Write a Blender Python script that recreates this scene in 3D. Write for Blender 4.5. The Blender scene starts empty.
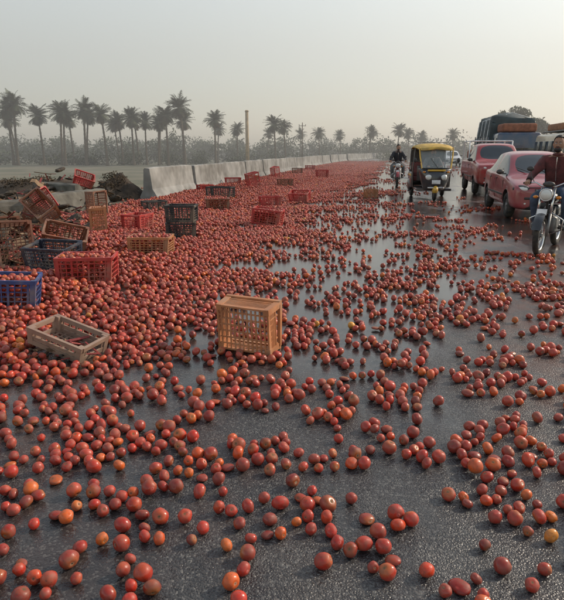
import bpy, bmesh, math, random
import numpy as np
from mathutils import Vector, Matrix, Euler
random.seed(7); rng=np.random.default_rng(7)
S=bpy.context.scene
COL=S.collection
R=math.radians
# ------------------------------------------------------------ materials
def N(nt,t,**kw):
    n=nt.nodes.new(t)
    for k,v in kw.items(): setattr(n,k,v)
    return n
def mth(nt,op,a,b=None,c=None,clamp=False):
    n=N(nt,'ShaderNodeMath',operation=op,use_clamp=clamp)
    for i,x in enumerate((a,b,c)):
        if x is None: continue
        if isinstance(x,(int,float)): n.inputs[i].default_value=x
        else: nt.links.new(x,n.inputs[i])
    return n.outputs[0]
def mixc(nt,f,a,b,mode='MIX'):
    n=N(nt,'ShaderNodeMix',data_type='RGBA',blend_type=mode)
    for i,x in ((0,f),(6,a),(7,b)):
        if isinstance(x,(int,float,tuple)): n.inputs[i].default_value=x
        else: nt.links.new(x,n.inputs[i])
    return n.outputs[2]
def ramp(nt,x,a,b,va=0.,vb=1.):
    n=N(nt,'ShaderNodeMapRange',interpolation_type='SMOOTHSTEP')
    nt.links.new(x,n.inputs[0])
    for i,v in enumerate((a,b,va,vb)): n.inputs[i+1].default_value=v
    return n.outputs[0]
def noise(nt,vec,sc,det=3,rough=.55):
    n=N(nt,'ShaderNodeTexNoise'); n.inputs['Scale'].default_value=sc
    n.inputs['Detail'].default_value=det; n.inputs['Roughness'].default_value=rough
    nt.links.new(vec,n.inputs['Vector']); return n.outputs['Fac']
def newmat(name):
    m=bpy.data.materials.new(name); m.use_nodes=True
    nt=m.node_tree; b=nt.nodes['Principled BSDF']; return m,nt,b
MC={}
def pm(name,col,rough=.5,metal=0.,var=.25,sc=6.,bump=0.,dirt=None,dirtamt=.35,spec=.5,coat=0.):
    if name in MC: return MC[name]
    m,nt,b=newmat(name)
    tc=N(nt,'ShaderNodeTexCoord').outputs['Object']
    n=noise(nt,tc,sc,2)
    dark=tuple(c*(1-var) for c in col[:3])+(1,); lite=tuple(min(1,c*(1+var)) for c in col[:3])+(1,)
    c=mixc(nt,ramp(nt,n,.3,.7),dark,lite)
    if dirt:
        d=noise(nt,tc,sc*.45,3,.7)
        c=mixc(nt,ramp(nt,d,.42,.72,0,dirtamt),c,dirt)
    nt.links.new(c,b.inputs['Base Color'])
    nt.links.new(ramp(nt,n,.2,.8,max(0,rough-.08),min(1,rough+.12)),b.inputs['Roughness'])
    b.inputs['Metallic'].default_value=metal
    b.inputs['Specular IOR Level'].default_value=spec
    b.inputs['Coat Weight'].default_value=coat
    if bump:
        bp=N(nt,'ShaderNodeBump'); bp.inputs['Strength'].default_value=bump; bp.inputs['Distance'].default_value=.02
        nt.links.new(noise(nt,tc,sc*5,4,.7),bp.inputs['Height']); nt.links.new(bp.outputs[0],b.inputs['Normal'])
    MC[name]=m; return m
DUST=(.22,.17,.12,1)
M_black=pm('black_rubber',(.012,.012,.012,1),.8,dirt=DUST,dirtamt=.25,sc=9)
M_blackp=pm('black_plastic',(.02,.02,.022,1),.45,dirt=DUST,dirtamt=.3)
M_chrome=pm('chrome',(.55,.55,.55,1),.25,1.,var=.1)
M_steel=pm('grey_steel',(.16,.16,.16,1),.45,.7)
M_glass=pm('dark_glass',(.02,.025,.028,1),.06,0,var=.1,spec=.8)
M_lamp=pm('lamp_glass',(.6,.6,.56,1),.12,0,var=.05)
M_amber=pm('amber_lens',(.6,.2,.02,1),.2)
M_redl=pm('red_lens',(.35,.01,.01,1),.2)
M_plate=pm('plate_white',(.6,.6,.6,1),.5)
M_skin=pm('skin',(.30,.16,.10,1),.55,var=.1)
M_hair=pm('hair',(.012,.01,.009,1),.6)
M_conc=pm('concrete',(.27,.26,.24,1),.9,var=.25,sc=1.6,bump=.35,dirt=(.10,.09,.075,1),dirtamt=.8)
M_conc2=pm('dirty_concrete',(.13,.12,.10,1),.95,var=.35,sc=2.5,bump=.5,dirt=(.05,.04,.03,1),dirtamt=.8)
# ------------------------------------------------------------ mesh helpers
def link(o,parent=None):
    COL.objects.link(o)
    if parent is not None: o.parent=parent
    return o
def empty(name,loc=(0,0,0),yaw=0.):
    e=bpy.data.objects.new(name,None); e.empty_display_size=.2
    e.location=loc; e.rotation_euler=(0,0,yaw); return link(e)
def setm(me,mats):
    for m in (mats if isinstance(mats,(list,tuple)) else [mats]): me.materials.append(m)
def obj_bm(name,bm,mat,parent=None,smooth=False):
    me=bpy.data.meshes.new(name); bm.normal_update(); bm.to_mesh(me); bm.free()
    if smooth:
        for p in me.polygons: p.use_smooth=True
    setm(me,mat); return link(bpy.data.objects.new(name,me),parent)
def box(parent,name,loc,size,mat,rot=(0,0,0),bev=.01,seg=2,taper=None):
    bm=bmesh.new(); bmesh.ops.create_cube(bm,size=1)
    for v in bm.verts:
        if taper and v.co.z>0: v.co.x*=taper[0]; v.co.y*=taper[1]
        v.co=Vector((v.co.x*size[0],v.co.y*size[1],v.co.z*size[2]))
    if bev: bmesh.ops.bevel(bm,geom=bm.edges[:],offset=min(bev,min(size)*.45),segments=seg,affect='EDGES',profile=.6)
    bm.transform(Matrix.Translation(loc)@Euler(rot).to_matrix().to_4x4())
    return obj_bm(name,bm,mat,parent,bev>0)
def cyl(parent,name,a,b,r,mat,r2=None,seg=16):
    a=Vector(a);b=Vector(b);d=b-a
    bm=bmesh.new(); bmesh.ops.create_cone(bm,cap_ends=True,segments=seg,radius1=r,radius2=r if r2 is None else r2,depth=d.length)
    bm.transform(Matrix.Translation((a+b)/2)@d.to_track_quat('Z','Y').to_matrix().to_4x4())
    o=obj_bm(name,bm,mat,parent)
    for p in o.data.polygons: p.use_smooth=len(p.vertices)==4
    return o
def torus(parent,name,c,Rr,r,mat,axis='Y',seg=28,ms=10,flat=1.):
    bm=bmesh.new(); g=[]
    for i in range(seg):
        a=2*math.pi*i/seg; row=[]
        for j in range(ms):
            b=2*math.pi*j/ms; rad=Rr+r*math.cos(b); w=r*math.sin(b)*flat
            row.append(bm.verts.new(Vector((rad*math.cos(a),w,rad*math.sin(a)))+Vector(c)))
        g.append(row)
    for i in range(seg):
        for j in range(ms):
            bm.faces.new((g[i][j],g[i][(j+1)%ms],g[(i+1)%seg][(j+1)%ms],g[(i+1)%seg][j]))
    bmesh.ops.recalc_face_normals(bm,faces=bm.faces[:])
    return obj_bm(name,bm,mat,parent,True)
def tube(parent,name,pts,r,mat,res=4):
    cu=bpy.data.curves.new(name,'CURVE'); cu.dimensions='3D'; cu.bevel_depth=r; cu.bevel_resolution=2
    sp=cu.splines.new('POLY'); sp.points.add(len(pts)-1)
    for i,p in enumerate(pts): sp.points[i].co=(*p,1)
    sp.use_smooth=True
    o=bpy.data.objects.new(name,cu); dg=bpy.context.evaluated_depsgraph_get
    COL.objects.link(o); me=bpy.data.meshes.new_from_object(o.evaluated_get(dg())); bpy.data.objects.remove(o)
    me.materials.clear(); setm(me,mat)
    return link(bpy.data.objects.new(name,me),parent)
def bake(o):
    dg=bpy.context.evaluated_depsgraph_get(); me=bpy.data.meshes.new_from_object(o.evaluated_get(dg))
    o.modifiers.clear(); o.data=me; return o
def skin(parent,name,V,E,Rd,mats,lv=2,matf=None):
    me=bpy.data.meshes.new(name); me.from_pydata([tuple(v) for v in V],E,[])
    o=link(bpy.data.objects.new(name,me))
    md=o.modifiers.new('s','SKIN'); md.use_smooth_shade=True
    sv=me.skin_vertices[0].data
    for i,r in enumerate(Rd):
        sv[i].radius=(r,r) if not isinstance(r,tuple) else r
    sv[0].use_root=True
    o.modifiers.new('d','SUBSURF').levels=lv
    bake(o); o.data.materials.clear(); setm(o.data,mats)
    for p in o.data.polygons:
        p.use_smooth=True
        if matf: p.material_index=matf(p.center)
    if parent is not None: o.parent=parent
    return o
def ellip(parent,name,c,r,mat,rot=(0,0,0),sub=3,fn=None):
    bm=bmesh.new(); bmesh.ops.create_icosphere(bm,subdivisions=sub,radius=1)
    for v in bm.verts:
        if fn: v.co=fn(v.co)
        v.co=Vector((v.co.x*r[0],v.co.y*r[1],v.co.z*r[2]))
    bm.transform(Matrix.Translation(c)@Euler(rot).to_matrix().to_4x4())
    return obj_bm(name,bm,mat,parent,True)
def np_mesh(name,verts,tris,mat,cols=None,smooth=True,parent=None,quads=False):
    k=4 if quads else 3
    me=bpy.data.meshes.new(name); nv=len(verts); nf=len(tris)
    me.vertices.add(nv); me.vertices.foreach_set('co',np.asarray(verts,np.float32).ravel())
    me.loops.add(nf*k); me.loops.foreach_set('vertex_index',np.asarray(tris,np.int32).ravel())
    me.polygons.add(nf); me.polygons.foreach_set('loop_start',np.arange(0,nf*k,k,dtype=np.int32))
    me.update(calc_edges=True)
    me.polygons.foreach_set('use_smooth',np.full(nf,smooth))
    if cols is not None:
        a=me.color_attributes.new('Col','FLOAT_COLOR','POINT'); a.data.foreach_set('color',np.asarray(cols,np.float32).ravel())
    setm(me,mat)
    return link(bpy.data.objects.new(name,me),parent)
# ------------------------------------------------------------ road geometry
SL=.197
def xl(y): return -8.1+SL*y+(.003*(y-70)**2 if y>70 else 0)
ROADW=18.5
YAW=math.atan(SL)
def asphalt():
    m,nt,b=newmat('wet_asphalt')
    tc=N(nt,'ShaderNodeTexCoord').outputs['Object']
    sx=N(nt,'ShaderNodeSeparateXYZ'); nt.links.new(tc,sx.inputs[0])
    q=mth(nt,'SUBTRACT',sx.outputs[0],mth(nt,'MULTIPLY',sx.outputs[1],SL))
    n1=noise(nt,tc,.9,3,.6); n2=noise(nt,tc,5,3,.6); fine=noise(nt,tc,130,1,.7); mid=noise(nt,tc,40,2,.6)
    vo=N(nt,'ShaderNodeTexVoronoi'); vo.inputs['Scale'].default_value=115; nt.links.new(tc,vo.inputs['Vector'])
    base=mixc(nt,ramp(nt,n2,.3,.7),(.030,.030,.032,1),(.052,.051,.051,1))
    vs=N(nt,'ShaderNodeSeparateColor'); nt.links.new(vo.outputs['Color'],vs.inputs[0])
    base=mixc(nt,ramp(nt,vs.outputs[0],.74,.96,0,.8),base,(.15,.145,.135,1))
    base=mixc(nt,ramp(nt,vs.outputs[1],.75,.95,0,.7),base,(.012,.012,.013,1))
    base=mixc(nt,ramp(nt,n1,.5,.75,0,.35),base,(.09,.08,.068,1))
    st=noise(nt,tc,1.9,5,.72)
    reg=mth(nt,'MULTIPLY',ramp(nt,q,.2,1.6),ramp(nt,q,5.5,3.2))
    reg=mth(nt,'MAXIMUM',mth(nt,'MULTIPLY',reg,.9),mth(nt,'MULTIPLY',ramp(nt,q,.8,-3.0),.8))
    reg=mth(nt,'MULTIPLY',reg,ramp(nt,sx.outputs[1],1.5,7.,.35,1.))
    sm=mth(nt,'MULTIPLY',ramp(nt,st,.40,.62),reg)
    base=mixc(nt,sm,base,(.125,.048,.028,1))
    mp=N(nt,'ShaderNodeMapping'); mp.inputs['Rotation'].default_value=(0,0,YAW); mp.inputs['Scale'].default_value=(1.,.38,1)
    nt.links.new(tc,mp.inputs[0])
    wn=noise(nt,mp.outputs[0],.85,4,.6)
    band=mth(nt,'MULTIPLY',ramp(nt,q,-3.6,-1.6),ramp(nt,q,1.1,-.2))
    band=mth(nt,'MULTIPLY',band,ramp(nt,sx.outputs[1],2.8,5.))
    band2=mth(nt,'MULTIPLY',ramp(nt,q,.8,2.0),ramp(nt,sx.outputs[1],6,10))
    band=mth(nt,'MAXIMUM',band,mth(nt,'MULTIPLY',band2,.7))
    wet=ramp(nt,mth(nt,'MULTIPLY_ADD',band,.23,wn),.45,.62)
    wet=mth(nt,'MULTIPLY',wet,ramp(nt,sx.outputs[1],2.,4.5,.8,1.))
    base=mixc(nt,mth(nt,'MULTIPLY',wet,.5),base,(.016,.015,.015,1))
    nt.links.new(base,b.inputs['Base Color'])
    rg=mth(nt,'ADD',mth(nt,'MULTIPLY_ADD',wet,-.27,.34),mth(nt,'MULTIPLY',mid,.08))
    nt.links.new(rg,b.inputs['Roughness'])
    h=mth(nt,'ADD',mth(nt,'MULTIPLY',vo.outputs['Distance'],-1.0),mth(nt,'ADD',fine,mth(nt,'MULTIPLY',mid,.8)))
    bp=N(nt,'ShaderNodeBump'); bp.inputs['Distance'].default_value=.004
    nt.links.new(mth(nt,'MULTIPLY_ADD',wet,-.80,.92),bp.inputs['Strength'])
    nt.links.new(h,bp.inputs['Height']); nt.links.new(bp.outputs[0],b.inputs['Normal'])
    return m
M_asph=asphalt()
def strip(name,off0,off1,y0,y1,z,mat,step=2.,crown=False):
    ys=[y0]
    while ys[-1]<y1: ys.append(min(y1,ys[-1]+(step if ys[-1]<200 else 20)))
    V=[];F=[]; nx=8 if crown else 1
    for y in ys:
        for i in range(nx+1):
            V.append((xl(y)+off0+(off1-off0)*i/nx,y,z))
    for i in range(len(ys)-1):
        for j in range(nx):
            a=i*(nx+1)+j; F.append((a,a+1,a+nx+2,a+nx+1))
    me=bpy.data.meshes.new(name); me.from_pydata(V,[],F); setm(me,mat)
    return link(bpy.data.objects.new(name,me))
strip('road',0,ROADW,-60,260,0,M_asph,crown=True)
def gh(x,y):
    e=xl(min(max(y,-400),260)); d=e-x
    if d>0: return -.03 - .9*min(1,max(0,(d-2.2)/5.))
    d=x-(e+ROADW)
    return -.03 + (.0 if d<2 else .15*min(1,(d-2)/10))
xs=sorted(set([-2500,-1500,-900,-500,-300,-200,-140]+list(np.arange(-100,90,2.5))+[100,140,200,300,500,900,1500,2500]))
ys=sorted(set([-1500,-500,-200,-100]+list(np.arange(-60,150,3.))+[170,200,240,300,450,700,1200,2500]))
V=[(x,y,gh(x,y) if abs(x)<600 else -.9) for y in ys for x in xs]; nx=len(xs)
F=[(j*nx+i,j*nx+i+1,(j+1)*nx+i+1,(j+1)*nx+i) for j in range(len(ys)-1) for i in range(nx-1)]
def groundmat():
    m,nt,b=newmat('field_and_dirt')
    tc=N(nt,'ShaderNodeTexCoord').outputs['Object']
    n=noise(nt,tc,.12,5,.6); n2=noise(nt,tc,2.,4,.7)
    sx=N(nt,'ShaderNodeSeparateXYZ'); nt.links.new(tc,sx.inputs[0])
    c=mixc(nt,ramp(nt,n,.4,.6),(.17,.15,.10,1),(.08,.09,.05,1))
    c=mixc(nt,ramp(nt,n2,.35,.65,0,.6),c,(.15,.13,.09,1))
    c2=mixc(nt,ramp(nt,n2,.35,.65),(.15,.115,.08,1),(.07,.055,.038,1))
    c=mixc(nt,ramp(nt,sx.outputs[2],-.5,-.1),c,c2)
    nt.links.new(c,b.inputs['Base Color']); b.inputs['Roughness'].default_value=.95
    bp=N(nt,'ShaderNodeBump'); bp.inputs['Distance'].default_value=.08; bp.inputs['Strength'].default_value=.7
    nt.links.new(n2,bp.inputs['Height']); nt.links.new(bp.outputs[0],b.inputs['Normal'])
    return m
M_ground=groundmat()
me=bpy.data.meshes.new('ground'); me.from_pydata(V,[],F); setm(me,M_ground)
for p in me.polygons: p.use_smooth=True
link(bpy.data.objects.new('ground',me))
# ------------------------------------------------------------ concrete barrier
def jersey(bm,p,yaw,L,H=1.0,tilt=0.,roll=0.):
    prof=[(-.30,0),(-.30,.10),(-.16,.34),(-.10,H-.03),(-.07,H),(.07,H),(.10,H-.03),(.16,.34),(.30,.10),(.30,0)]
    M=Matrix.Translation(p)@Euler((tilt,roll,-yaw)).to_matrix().to_4x4()
    n=13; rows=[]
    for k in range(n):
        y=-L/2+L*k/(n-1)
        ch=.0 if 0<k<n-1 else .03
        rows.append([bm.verts.new(M@Vector((a*(1-ch)+random.uniform(-.010,.010),y,z*(1-ch*.7)+random.uniform(-.012,.008)))) for a,z in prof])
    for k in range(n-1):
        for j in range(len(prof)-1): bm.faces.new((rows[k][j],rows[k][j+1],rows[k+1][j+1],rows[k+1][j]))
    bm.faces.new(rows[0][::-1]); bm.faces.new(rows[-1])
bm=bmesh.new(); y=20.4
while y<150:
    L=3.9; dx=(xl(y+.5)-xl(y-.5)); ya=math.atan(dx)
    jersey(bm,(xl(y)+.15+random.uniform(-.07,.07),y,-.01-random.uniform(0,.04)),ya+random.uniform(-.015,.015),L,1.02,roll=random.uniform(-.03,.03))
    y+=4.0*math.cos(ya)
bmesh.ops.recalc_face_normals(bm,faces=bm.faces[:])
obj_bm('concrete_barrier',bm,M_conc)
for (p,ya,L,H,ti,ro) in [((-5.55,15.0,.0),YAW+.1,2.6,.5,0,.15),((-7.1,12.6,0),YAW+.5,2.6,.4,.03,.35),((-6.9,17.6,0),YAW-1.2,2.2,.6,0,-.3)]:
    bm=bmesh.new(); jersey(bm,p,ya,L,H,ti,ro); bmesh.ops.recalc_face_normals(bm,faces=bm.faces[:])
    obj_bm('concrete_block',bm,M_conc2)
# ------------------------------------------------------------ foliage
def leafmat(name,c1,c2):
    m,nt,b=newmat(name)
    tc=N(nt,'ShaderNodeTexCoord').outputs['Object']
    at=N(nt,'ShaderNodeAttribute',attribute_name='Col')
    c=mixc(nt,ramp(nt,noise(nt,tc,.7,2),.3,.7),c1,c2)
    c=mixc(nt,1.,c,at.outputs['Color'],'MULTIPLY')
    nt.links.new(c,b.inputs['Base Color']); b.inputs['Roughness'].default_value=.7
    b.inputs['Specular IOR Level'].default_value=.2
    return m
M_palm=leafmat('palm_leaf',(.05,.06,.028,1),(.085,.09,.045,1))
M_leaf=leafmat('leaf',(.035,.05,.018,1),(.07,.085,.035,1))
M_scrub=leafmat('scrub',(.05,.035,.02,1),(.10,.07,.045,1))
M_trunk=pm('palm_trunk',(.10,.075,.05,1),.95,var=.4,sc=8,bump=.8)
def palm_mesh(seed,H):
    rd=random.Random(seed); V=[];F=[];C=[];MI=[]
    lean=(rd.uniform(-.09,.09)*H,rd.uniform(-.05,.05)*H)
    n=26; seg=8
    for k in range(n+1):
        t=k/n; r=.17*(1-.30*t)+(.12*(1-t)**6)+(.03 if k%2 else 0)+(.10 if t>.92 else 0)
        cx=lean[0]*t*t; cy=lean[1]*t*t
        for j in range(seg):
            a=2*math.pi*j/seg; V.append((cx+r*math.cos(a),cy+r*math.sin(a),t*H)); C.append((1,1,1,1))
        if k:
            for j in range(seg):
                a=(k-1)*seg+j; b2=(k-1)*seg+(j+1)%seg; F.append((a,b2,b2+seg,a+seg)); MI.append(0)
    top=Vector((lean[0],lean[1],H))
    nf=rd.randint(62,80)
    for f in range(nf):
        az=rd.uniform(0,2*math.pi); u=f/nf
        el=math.radians(82-135*u+rd.uniform(-12,12)); L=rd.uniform(1.8,2.5)*(1 if u<.75 else .75)
        droop=rd.uniform(.4,.8)
        p=top+Vector((0,0,rd.uniform(-.25,.1))); m=11; pts=[p.copy()]
        for k in range(m):
            e=el-droop*(k/m)**1.3*1.5
            p=p+Vector((math.cos(az)*math.cos(e),math.sin(az)*math.cos(e),math.sin(e)))*(L/m); pts.append(p.copy())
        side=Vector((-math.sin(az),math.cos(az),0))
        tone=rd.uniform(.55,1.3) if u<.75 else rd.uniform(.5,1.0); cc=(tone*(1.0 if u<.75 else 1.5),tone,tone*(1 if u<.75 else .9),1)
        for k in range(m):
            a=pts[k]; b2=pts[k+1]; w=.022
            i=len(V); V+= [tuple(a-side*w),tuple(a+side*w),tuple(b2+side*w),tuple(b2-side*w)]; C+=[cc]*4; F.append((i,i+1,i+2,i+3)); MI.append(1)
            if k>0:
                dr=(b2-a).normalized(); up=side.cross(dr)
                for h in (0,.5):
                    q=a.lerp(b2,h)
                    for s in (-1,1):
                        ll=.60*math.sin(math.pi*min(1,(k+h)/m*.85+.15))+.12
                        tip=q+side*s*ll*.75+dr*ll*.6-Vector((0,0,rd.uniform(.02,.35)*ll))+up*rd.uniform(-.05,.12)
                        i=len(V); V+= [tuple(q-dr*.045),tuple(q+dr*.055),tuple(tip)]; C+=[cc]*3; F.append((i,i+1,i+2)); MI.append(1)
    me=bpy.data.meshes.new('palm'); me.from_pydata(V,[],F)
    a=me.color_attributes.new('Col','FLOAT_COLOR','POINT'); a.data.foreach_set('color',np.array(C,np.float32).ravel())
    setm(me,[M_trunk,M_palm]); me.polygons.foreach_set('material_index',MI); return me
PM=[palm_mesh(100+i,8.0) for i in range(7)]
palms=[(-43.5,95,11.6),(-40,97,9.6),(-36.5,96,10.3),(-34.9,93,9.6),(-34,101,9.9),(-32.2,95,10.4),(-28.5,94,9.6),(-27,98,8.6),
(-24.4,95,9.0),(-23.2,99,8.6),(-20.5,96,8.0),(-18.3,93,9.4),(-15.8,94,10.9),(-10.9,95,8.7),(-8,104,7.2),(-1.1,96,7.9),(.6,100,7.5),(-46.8,102,9),(-53,99,10),(-60,96,10.4),
(7,108,6.6),(16.8,112,7.0),(21.5,108,7.2),(24.5,112,6.6),(-12.4,112,7.5),(-30.5,108,8.4),(4,125,7),(-3,122,7),(28,118,6.2),(33,112,6.4),(-25.8,104,8.8),(12,118,6.4),(-68,104,9),
(-44.9,96.5,10.6),(-21.7,103,8.8),(-38.2,106,9.4),(-16.9,99,8.6)]
for i,(x,y,h) in enumerate(palms):
    o=bpy.data.objects.new('palm_tree',PM[i%7]); s=h/9.6; o.scale=(min(1.1,s*1.0),)*2+(s,)
    o.rotation_euler=(0,0,random.uniform(0,6.28)); o.location=(x,y,-.95); link(o)
def clump(name,blobs,per,leaf,mat):
    VV=[];CC=[]
    for (x,y,z,rx,ry,rz) in blobs:
        n=int(per*rng.uniform(.7,1.3))
        d=rng.normal(size=(n,3)); d/=np.linalg.norm(d,axis=1)[:,None]
        rad=rng.uniform(.25,1.,n)**.5*(1+.25*np.sin(d[:,0]*5+x)*np.cos(d[:,2]*6+y))
        c=d*rad[:,None]*np.array([rx,ry,rz])+np.array([x,y,z])
        a=rng.normal(size=(n,3)); a/=np.linalg.norm(a,axis=1)[:,None]
        b2=np.cross(a,rng.normal(size=(n,3))); b2/=np.linalg.norm(b2,axis=1)[:,None]
        s=(leaf*rng.uniform(.5,1.4,n))[:,None]
        q=np.stack([c-a*s-b2*s*.3,c-b2*s*.55+a*s*.1,c+a*s,c+b2*s*.55],1)
        VV.append(q.reshape(-1,3))
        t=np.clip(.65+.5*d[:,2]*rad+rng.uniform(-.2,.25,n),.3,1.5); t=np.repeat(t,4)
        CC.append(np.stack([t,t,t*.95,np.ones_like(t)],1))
    V=np.concatenate(VV);C=np.concatenate(CC); F=np.arange(len(V)).reshape(-1,4)
    return np_mesh(name,V,F,mat,C,smooth=False,quads=True)
bl=[]
for k in range(230):
    x=rng.uniform(-135,80); y=rng.uniform(125,190); h=rng.uniform(2.2,6.0)
    bl.append((x,y,h*.5-.8,rng.uniform(2,4.5),rng.uniform(2,4),h*.6))
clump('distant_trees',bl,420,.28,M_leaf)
bl=[]
for k in range(90):
    x=rng.uniform(-75,22); y=rng.uniform(96,114); h=rng.uniform(.6,2.2)
    bl.append((x,y,h*.4-.8,rng.uniform(1,2.6),1.5,h*.8))
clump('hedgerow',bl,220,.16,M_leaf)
bl=[]
for k in range(60):
    y=rng.uniform(90,150); x=xl(y)+ROADW+rng.uniform(4,25); h=rng.uniform(1.5,3.2)
    bl.append((x,y,h*.5,rng.uniform(1.5,3),2,h*.8))
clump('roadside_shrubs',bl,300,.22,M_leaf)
def broad(x,y,H,W,seed):
    rd=random.Random(seed); par=empty('broadleaf_tree',(x,y,-.1))
    V=[(0,0,0),(.1,0,H*.25),(0,.1,H*.45)];E=[(0,1),(1,2)];Rr=[.35,.26,.2]; bl=[]
    for k in range(11):
        a=k*2.4; e=rd.uniform(.2,1.2); L=H*rd.uniform(.22,.45)
        p=Vector((math.cos(a)*math.cos(e)*L*W,math.sin(a)*math.cos(e)*L*W,H*.42+math.sin(e)*L))
        mid=Vector((0,.1,H*.45)).lerp(p,.5)+Vector((0,0,.2))
        V+= [tuple(mid),tuple(p)]; i=len(V); E+=[(2,i-2),(i-2,i-1)]; Rr+=[.1,.04]
        for t in range(3):
            bl.append((p.x+rd.uniform(-.8,.8),p.y+rd.uniform(-.8,.8),p.z+rd.uniform(-.6,.5),rd.uniform(.7,1.4),rd.uniform(.7,1.4),rd.uniform(.5,.9)))
    skin(par,'trunk',V,E,Rr,M_trunk,1)
    o=clump('crown',bl,300,.16,M_leaf); o.parent=par
broad(33,83,8.2,1.1,1); broad(46,85,7.5,1.2,2); broad(38,70,6.0,1.0,3); broad(54,78,8.0,1.1,5)
p=empty('concrete_pole',(-4.9,82,-.9))
M_pole=pm('pole_tan',(.34,.25,.15,1),.85,sc=2)
cyl(p,'shaft',(0,0,0),(0,0,7.6),.26,M_pole,.22); cyl(p,'cap',(0,0,7.6),(0,0,7.8),.3,M_pole,.2); cyl(p,'base',(0,0,-.1),(0,0,.5),.45,M_conc,.4)
for (x,y,h) in [(3.2,92,6.5),(-9.2,120,7.5),(19,130,7)]:
    p=empty('utility_pole',(x,y,-.8)); cyl(p,'post',(0,0,0),(0,0,h),.10,M_trunk,.07)
    box(p,'crossarm',(0,0,h-.5),(1.1,.08,.08),M_trunk,bev=0)
    for s in (-.5,0,.5): cyl(p,'insulator',(s,0,h-.45),(s,0,h-.25),.05,M_steel)
# ------------------------------------------------------------ dirt mound, brush, debris
def mound(name,x,y,rx,ry,h,mat):
    n=60; V=[]
    for j in range(n):
        for i in range(n):
            a=-1+2*i/(n-1); b2=-1+2*j/(n-1); r=math.hypot(a,b2)
            z=h*max(0,1-r*r)**1.3*(1+.22*math.sin(a*7+x)*math.cos(b2*6)) + random.uniform(-.025,.025)*(r<.95)
            V.append((x+a*rx,y+b2*ry,z-.06))
    F=[(j*n+i,j*n+i+1,(j+1)*n+i+1,(j+1)*n+i) for j in range(n-1) for i in range(n-1)]
    me=bpy.data.meshes.new(name); me.from_pydata(V,[],F); setm(me,mat)
    for p in me.polygons: p.use_smooth=True
    link(bpy.data.objects.new(name,me))
M_dirt=pm('dirt',(.065,.045,.030,1),.95,var=.4,sc=5,bump=.8,dirt=(.03,.023,.016,1),dirtamt=.7)
mound('dirt_mound',-7.9,18.3,2.8,2.2,.70,M_dirt)
mound('dirt_mound',-8.2,13.2,1.9,1.6,.30,M_dirt)
mound('dirt_mound',-5.5,19.1,1.1,.9,.72,M_dirt)
clump('scrub_bush',[(-8.0+random.uniform(-1.8,1.8),18.4+random.uniform(-1.2,1),.48+random.uniform(-.15,.12),.45,.4,.18) for _ in range(20)],240,.028,M_scrub)
clump('scrub_bush',[(-5.6+random.uniform(-.6,.4),19.0+random.uniform(-.6,.5),.50+random.uniform(-.15,.20),.30,.3,.18) for _ in range(9)],240,.026,M_scrub)
M_card=pm('cardboard',(.22,.14,.08,1),.9,var=.3,sc=5,dirt=(.06,.045,.03,1),dirtamt=.6)
M_wood=pm('broken_wood',(.12,.07,.04,1),.9,var=.4,sc=9)
M_sack=pm('sacking',(.06,.045,.032,1),.95,var=.4,sc=8,bump=.7)
def debris(name,cx,cy,rx,ry,h,n,seed,sacks=True):
    rd=random.Random(seed); bm=bmesh.new(); mats=[M_wood,M_card,M_sack,pm('debris_red',(.22,.035,.03,1),.7),M_black]
    for k in range(n):
        a=rd.uniform(0,6.28); r=math.sqrt(rd.random()); x=cx+r*rx*math.cos(a); y=cy+r*ry*math.sin(a); z=.03+h*(1-r)*rd.random()
        t=rd.random()*(1 if sacks else .6); bm2=bmesh.new(); bmesh.ops.create_cube(bm2,size=1)
        if t<.68: s=(rd.uniform(.2,.6),rd.uniform(.015,.05),rd.uniform(.008,.02)); mi=0 if t<.32 else (3 if t<.48 else 4)
        elif t<.97:
            s=(rd.uniform(.12,.38),rd.uniform(.10,.26),.008); mi=1 if t<.84 else 2
            bmesh.ops.subdivide_edges(bm2,edges=bm2.edges[:],cuts=2,use_grid_fill=True)
        else:
            s=(rd.uniform(.2,.4),rd.uniform(.15,.25),rd.uniform(.05,.10)); mi=2
            bmesh.ops.subdivide_edges(bm2,edges=bm2.edges[:],cuts=4,use_grid_fill=True)
            for v in bm2.verts: v.co*=.8/max(.5,v.co.length)**.8*(1+rd.uniform(-.1,.1))
        if not sacks: s=tuple(q*.6 for q in s)
        for v in bm2.verts: v.co=Vector((v.co.x*s[0],v.co.y*s[1],v.co.z*s[2]+.05*math.sin(v.co.x*5+k)*(s[2]==.008)))
        bm2.transform(Matrix.Translation((x,y,z+s[2]/2))@Euler((rd.uniform(-.6,.6),rd.uniform(-.6,.6),rd.uniform(0,6.28))).to_matrix().to_4x4())
        for f in bm2.faces: f.material_index=mi
        me=bpy.data.meshes.new('t'); bm2.to_mesh(me); bm2.free(); bm.from_mesh(me); bpy.data.meshes.remove(me)
    obj_bm(name,bm,mats)
debris('debris_pile',-5.0,10.2,1.4,2.2,.5,320,3)
debris('debris_pile',-6.4,15.0,1.6,2.6,.7,460,4)
debris('debris_pile',-4.2,8.0,.8,.9,.30,100,6)
debris('debris_pile',-7.3,18.2,2.2,1.5,1.1,420,5)
debris('debris_pile',-5.6,19.0,.8,.7,.8,140,11)
debris('debris_pile',-4.2,22.5,.8,3.0,.25,110,9)
debris('broken_crate_slats',-1.75,4.2,.42,.28,.08,34,8,False)
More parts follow.
